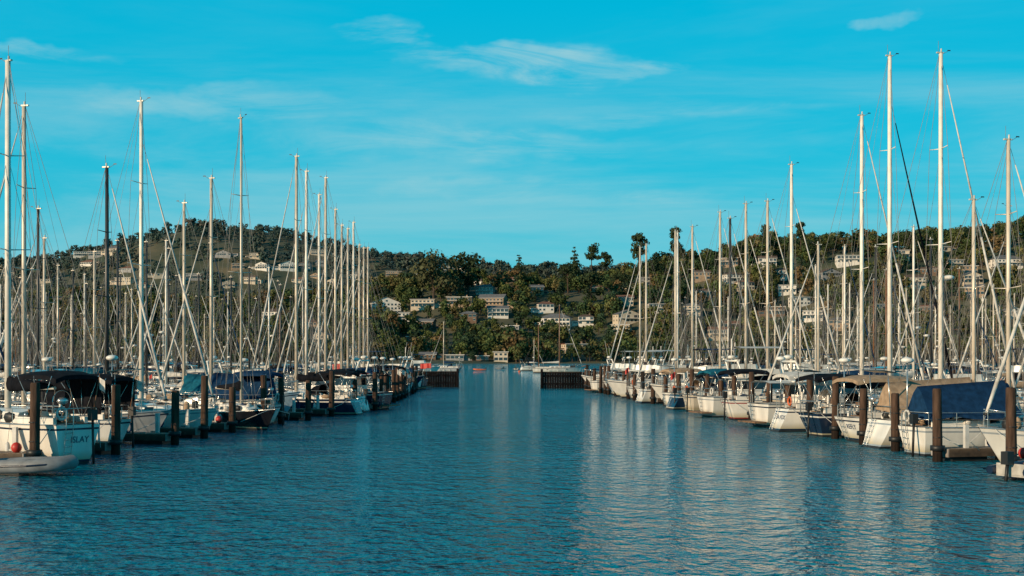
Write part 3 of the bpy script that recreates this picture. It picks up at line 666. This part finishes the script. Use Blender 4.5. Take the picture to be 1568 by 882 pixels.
def field(n,x0,x1,y0,y1,tm,h0,h1,name,probs,haze_tint,dens=None):
    P=np.stack([RNG.uniform(x0,x1,n),RNG.uniform(y0,y1,n)],1)
    z=terr(P[:,0],P[:,1]); keep=z>0.3
    clump=np.sin(P[:,0]/27+3*np.sin(P[:,1]/41))*np.sin(P[:,1]/22+2*np.sin(P[:,0]/33))
    if dens is not None: keep&=(RNG.uniform(size=n)<dens+.4*clump+.15)
    for hx,hy,w,st in hs:
        keep&=~((np.abs(P[:,0]-hx)<w*.60+1)&(P[:,1]>hy-(26 if hy<1300 else 55))&(P[:,1]<hy+w*.45+2))
    P=P[keep];z=z[keep];clump=clump[keep];m=len(P)
    pick=RNG.choice(len(tm),m,p=probs); ht=RNG.uniform(h0,h1,m)*(1+.3*clump); wid=RNG.uniform(.85,1.3,m)
    ci=np.clip((3+2.2*clump+RNG.normal(size=m)*1.6).astype(int),0,6); cols=PAL[[4,0,1,5,2,3,6]][ci]*RNG.uniform(.75,1.25,m)[:,None]
    cols=cols*(1-haze_tint)+np.array([.060,.100,.112])*haze_tint  # aerial haze painted into the leaf colour of the far ridge trees
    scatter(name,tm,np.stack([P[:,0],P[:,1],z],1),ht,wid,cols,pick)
field(6200,-560,640,905,1260,near_t,8,16,'hillside_tree_mass',[.24,.22,.22,.12,.08,.07,.05],.0,.78)
field(900,-560,640,890,925,near_t,6,11,'shoreline_tree_mass',[.3,.3,.3,.05,.03,.02,.0],.0)
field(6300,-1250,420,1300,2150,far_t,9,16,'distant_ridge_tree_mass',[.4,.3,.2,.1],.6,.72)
def solo(name,kind,px,ybase,ytop,wd=1.0,col=(.035,.052,.022),nl=900,leaf=.62):
    p=sight(px,ybase)
    if p is None: 
        d=1190.0; p=((px-784)/F*d,d)
    z=float(terr(*p)); top=EYE+(547-ytop)/F*p[1]; h=max(10,(top-z)*1.04)
    v,fl,lr=tree_tmpl(kind,nl,trg,leaf,8); s=h/12
    V=v*np.array([s*wd,s*wd,s]); me=npmesh(name,V,np.arange(len(V)).reshape(-1,4),tint_for(fl,lr,np.array(col)),[MATS['foliage']]); place(me,name,(p[0],p[1],z),px)
for a in [('monterey_pine_tree','pine',978,428,355,.75),('monterey_pine_tree','pine',1034,420,350,.7),('monterey_pine_tree','pine',906,425,372,.85),('cypress_tree','cone',880,432,378,.9),
 ('eucalyptus_tree','broad',664,468,377,.9,(.08,.085,.04)),('eucalyptus_tree','broad',690,462,389,.8,(.08,.085,.04)),('eucalyptus_tree','euc',718,455,386,1.2),('monterey_pine_tree','pine',1172,400,343,.7),('monterey_pine_tree','pine',1226,396,340,.7),('cypress_tree','cone',1075,425,382,.9),
 ('monterey_pine_tree','pine',928,432,386,.9),('eucalyptus_tree','euc',1000,440,386,1.1),('cypress_tree','cone',795,430,390,1.1),('monterey_pine_tree','pine',1275,395,360,.9),('eucalyptus_tree','broad',1390,395,352,1),('eucalyptus_tree','broad',1240,400,365,1),('monterey_pine_tree','pine',1130,412,370,.9),('eucalyptus_tree','euc',1500,390,345,1.2),('eucalyptus_tree','euc',1120,410,382,1.2),('eucalyptus_tree','euc',870,450,405,1.2),('eucalyptus_tree','euc',905,470,415,1.2),('eucalyptus_tree','broad',950,450,410,1)]:
    solo(*a)

# ---------------------------------------------------------------- water
wm=bpy.data.materials.new('bay_water'); wm.use_nodes=True; nt=wm.node_tree; N=nt.nodes; Lk=nt.links
b=N['Principled BSDF']; b.inputs['Base Color'].default_value=(.0,.15,.225,1); b.inputs['Roughness'].default_value=.04; b.inputs['IOR'].default_value=1.333
b.inputs['Specular Tint'].default_value=(.55,.97,1,1)
tc=N.new('ShaderNodeTexCoord')
def wn(scale,sx,sy,det,rot=0):
    mp=N.new('ShaderNodeMapping'); mp.inputs['Scale'].default_value=(sx,sy,1); mp.inputs['Rotation'].default_value=(0,0,rot); Lk.new(tc.outputs['Object'],mp.inputs[0])
    n=N.new('ShaderNodeTexNoise'); n.inputs['Scale'].default_value=scale; n.inputs['Detail'].default_value=det; n.inputs['Roughness'].default_value=.55; Lk.new(mp.outputs[0],n.inputs['Vector']); return n
n1=wn(1.7,1.0,.75,2,.25); n2=wn(.30,1,1.0,2,-.4); n3=wn(3.9,1.0,.65,3,-.2); n4=wn(.035,.6,1.6,3,.1)
def ma(op,a,bv):
    m=N.new('ShaderNodeMath'); m.operation=op
    for i,q in enumerate((a,bv)):
        if isinstance(q,(int,float)): m.inputs[i].default_value=q
        else: Lk.new(q,m.inputs[i])
    return m.outputs[0]
gust=N.new('ShaderNodeMapRange'); gust.inputs[1].default_value=.35; gust.inputs[2].default_value=.62; gust.inputs[3].default_value=.65; gust.inputs[4].default_value=1.1; Lk.new(n4.outputs['Fac'],gust.inputs[0])
fine=ma('ADD',ma('MULTIPLY',n1.outputs['Fac'],1.0),ma('MULTIPLY',n3.outputs['Fac'],.5))
h=ma('ADD',ma('MULTIPLY',fine,gust.outputs[0]),ma('MULTIPLY',n2.outputs['Fac'],.7))
bp=N.new('ShaderNodeBump'); bp.inputs['Strength'].default_value=1; bp.inputs['Distance'].default_value=.38; Lk.new(h,bp.inputs['Height']); Lk.new(bp.outputs[0],b.inputs['Normal'])
me=bpy.data.meshes.new('water'); me.from_pydata([(-6000,-200,0),(6000,-200,0),(6000,9000,0),(-6000,9000,0)],[],[(0,1,2,3)]); me.materials.append(wm); place(me,'water',(0,0,0))

# ---------------------------------------------------------------- sky and sun
az=math.radians(231); el=math.radians(17)
w=bpy.data.worlds.new('World'); scene.world=w; w.use_nodes=True; nt=w.node_tree; N=nt.nodes; Lk=nt.links
bg=N['Background']; bg.inputs['Strength'].default_value=.1
sk=N.new('ShaderNodeTexSky'); sk.sky_type='NISHITA'; sk.sun_disc=False; sk.sun_elevation=el; sk.sun_rotation=az; sk.air_density=1.0; sk.dust_density=.4; sk.ozone_density=3
tc=N.new('ShaderNodeTexCoord'); sp=N.new('ShaderNodeSeparateXYZ'); Lk.new(tc.outputs['Generated'],sp.inputs[0])
def mixc(mode,f,a,bb):
    m=N.new('ShaderNodeMix'); m.data_type='RGBA'; m.blend_type=mode
    for i,q in((0,f),(6,a),(7,bb)):
        if isinstance(q,(int,float)): m.inputs[i].default_value=q
        elif isinstance(q,tuple): m.inputs[i].default_value=(*q,1)
        else: Lk.new(q,m.inputs[i])
    return m.outputs[2]
tinted=mixc('MULTIPLY',1.0,sk.outputs[0],(.02,.9,1.0))
rp=N.new('ShaderNodeValToRGB'); Lk.new(sp.outputs[2],rp.inputs[0]); e=rp.color_ramp.elements
e[0].position=0; e[0].color=(.14,.56,.66,1); e[1].position=1; e[1].color=(.0,.10,.19,1)
for p_,c_ in((.06,(.09,.56,.69,1)),(.14,(.015,.53,.73,1)),(.24,(0,.49,.73,1)),(.5,(0,.25,.40,1))):
    q=e.new(p_); q.color=c_
sc=N.new('ShaderNodeVectorMath'); sc.operation='SCALE'; sc.inputs['Scale'].default_value=10; Lk.new(rp.outputs[0],sc.inputs[0])
graded=mixc('MIX',.86,tinted,sc.outputs[0])
def cn(scale,det,S,rot=(0,0,0),rough=.6,dist=0.0):
    mp=N.new('ShaderNodeMapping'); mp.inputs['Scale'].default_value=S; mp.inputs['Rotation'].default_value=rot; Lk.new(tc.outputs['Generated'],mp.inputs[0])
    n=N.new('ShaderNodeTexNoise'); n.inputs['Scale'].default_value=scale; n.inputs['Detail'].default_value=det; n.inputs['Roughness'].default_value=rough; n.inputs['Distortion'].default_value=dist; Lk.new(mp.outputs[0],n.inputs['Vector']); return n.outputs['Fac']
def mr(v,a,bb,c,d):
    m=N.new('ShaderNodeMapRange'); m.interpolation_type='SMOOTHSTEP'
    for i,q in enumerate((v,a,bb,c,d)):
        if isinstance(q,(int,float)): m.inputs[i].default_value=q
        else: Lk.new(q,m.inputs[i])
    return m.outputs[0]
def ma2(op,a,bb):
    m=N.new('ShaderNodeMath'); m.operation=op
    for i,q in enumerate((a,bb)):
        if isinstance(q,(int,float)): m.inputs[i].default_value=q
        else: Lk.new(q,m.inputs[i])
    return m.outputs[0]
wisp=cn(4.0,9,(1.5,1.5,8),(0,.10,0),.66,.9)
veil=cn(2.0,9,(1,1,8),(0,-.07,0),.62,.5)
f_veil=mr(veil,.40,.70,0,.40)
zmask=ma2('MULTIPLY',mr(sp.outputs[2],.02,.07,.3,1),mr(sp.outputs[2],.15,.22,1,.15))
f_veil=ma2('MULTIPLY',f_veil,zmask)
wx=ma2('MULTIPLY',ma2('SUBTRACT',cn(9,5,(1,1,2.5)),.5),.12); wz=ma2('MULTIPLY',ma2('SUBTRACT',cn(7,5,(1,1.3,2)),.5),.055)
X_=ma2('ADD',sp.outputs[0],wx); Z_=ma2('ADD',sp.outputs[2],wz)
def ellm(cx,cz,rx,rz,k):
    a=ma2('DIVIDE',ma2('SUBTRACT',X_,cx),rx); c=ma2('DIVIDE',ma2('SUBTRACT',Z_,cz),rz)
    return ma2('MULTIPLY',mr(ma2('ADD',ma2('MULTIPLY',a,a),ma2('MULTIPLY',c,c)),0,1,1,0),k)
masks=None
for c_ in((-.02,.209,.08,.012,1),(.02,.202,.07,.015,1),(.08,.196,.06,.009,.7),(-.09,.222,.03,.011,.6),(.262,.224,.030,.006,.6),(-.33,.196,.07,.007,.5),(-.20,.170,.14,.014,.45),(.1,.17,.12,.008,.4),(-.05,.15,.16,.014,.45),(.02,.12,.16,.012,.4)):
    q=ellm(*c_); masks=q if masks is None else ma2('MAXIMUM',masks,q)
f_w=ma2('MULTIPLY',mr(wisp,.38,.68,0,.78),masks)
tot=ma2('ADD',f_veil,f_w)
final=mixc('MIX',tot,graded,(4.2,6.6,6.9))
Lk.new(final,bg.inputs['Color'])
ld=bpy.data.lights.new('sun','SUN'); ld.energy=5.0; ld.angle=math.radians(.5); ld.color=(1,.76,.50)
so=bpy.data.objects.new('sun',ld); scene.collection.objects.link(so)
dv=Vector((math.sin(az)*math.cos(el),math.cos(az)*math.cos(el),math.sin(el))); so.rotation_euler=dv.to_track_quat('Z','Y').to_euler(); so.location=dv*100
# ---------------------------------------------------------------- camera
cd=bpy.data.cameras.new('camera'); cd.lens=50; cd.sensor_width=36; cd.clip_end=20000; cd.clip_start=.5; cd.shift_y=106/1568
co=bpy.data.objects.new('camera',cd); scene.collection.objects.link(co); co.location=(0,0,EYE); co.rotation_euler=(math.pi/2,0,0); scene.camera=co
scene.view_settings.view_transform='Standard'; scene.view_settings.look='None'; scene.view_settings.exposure=0
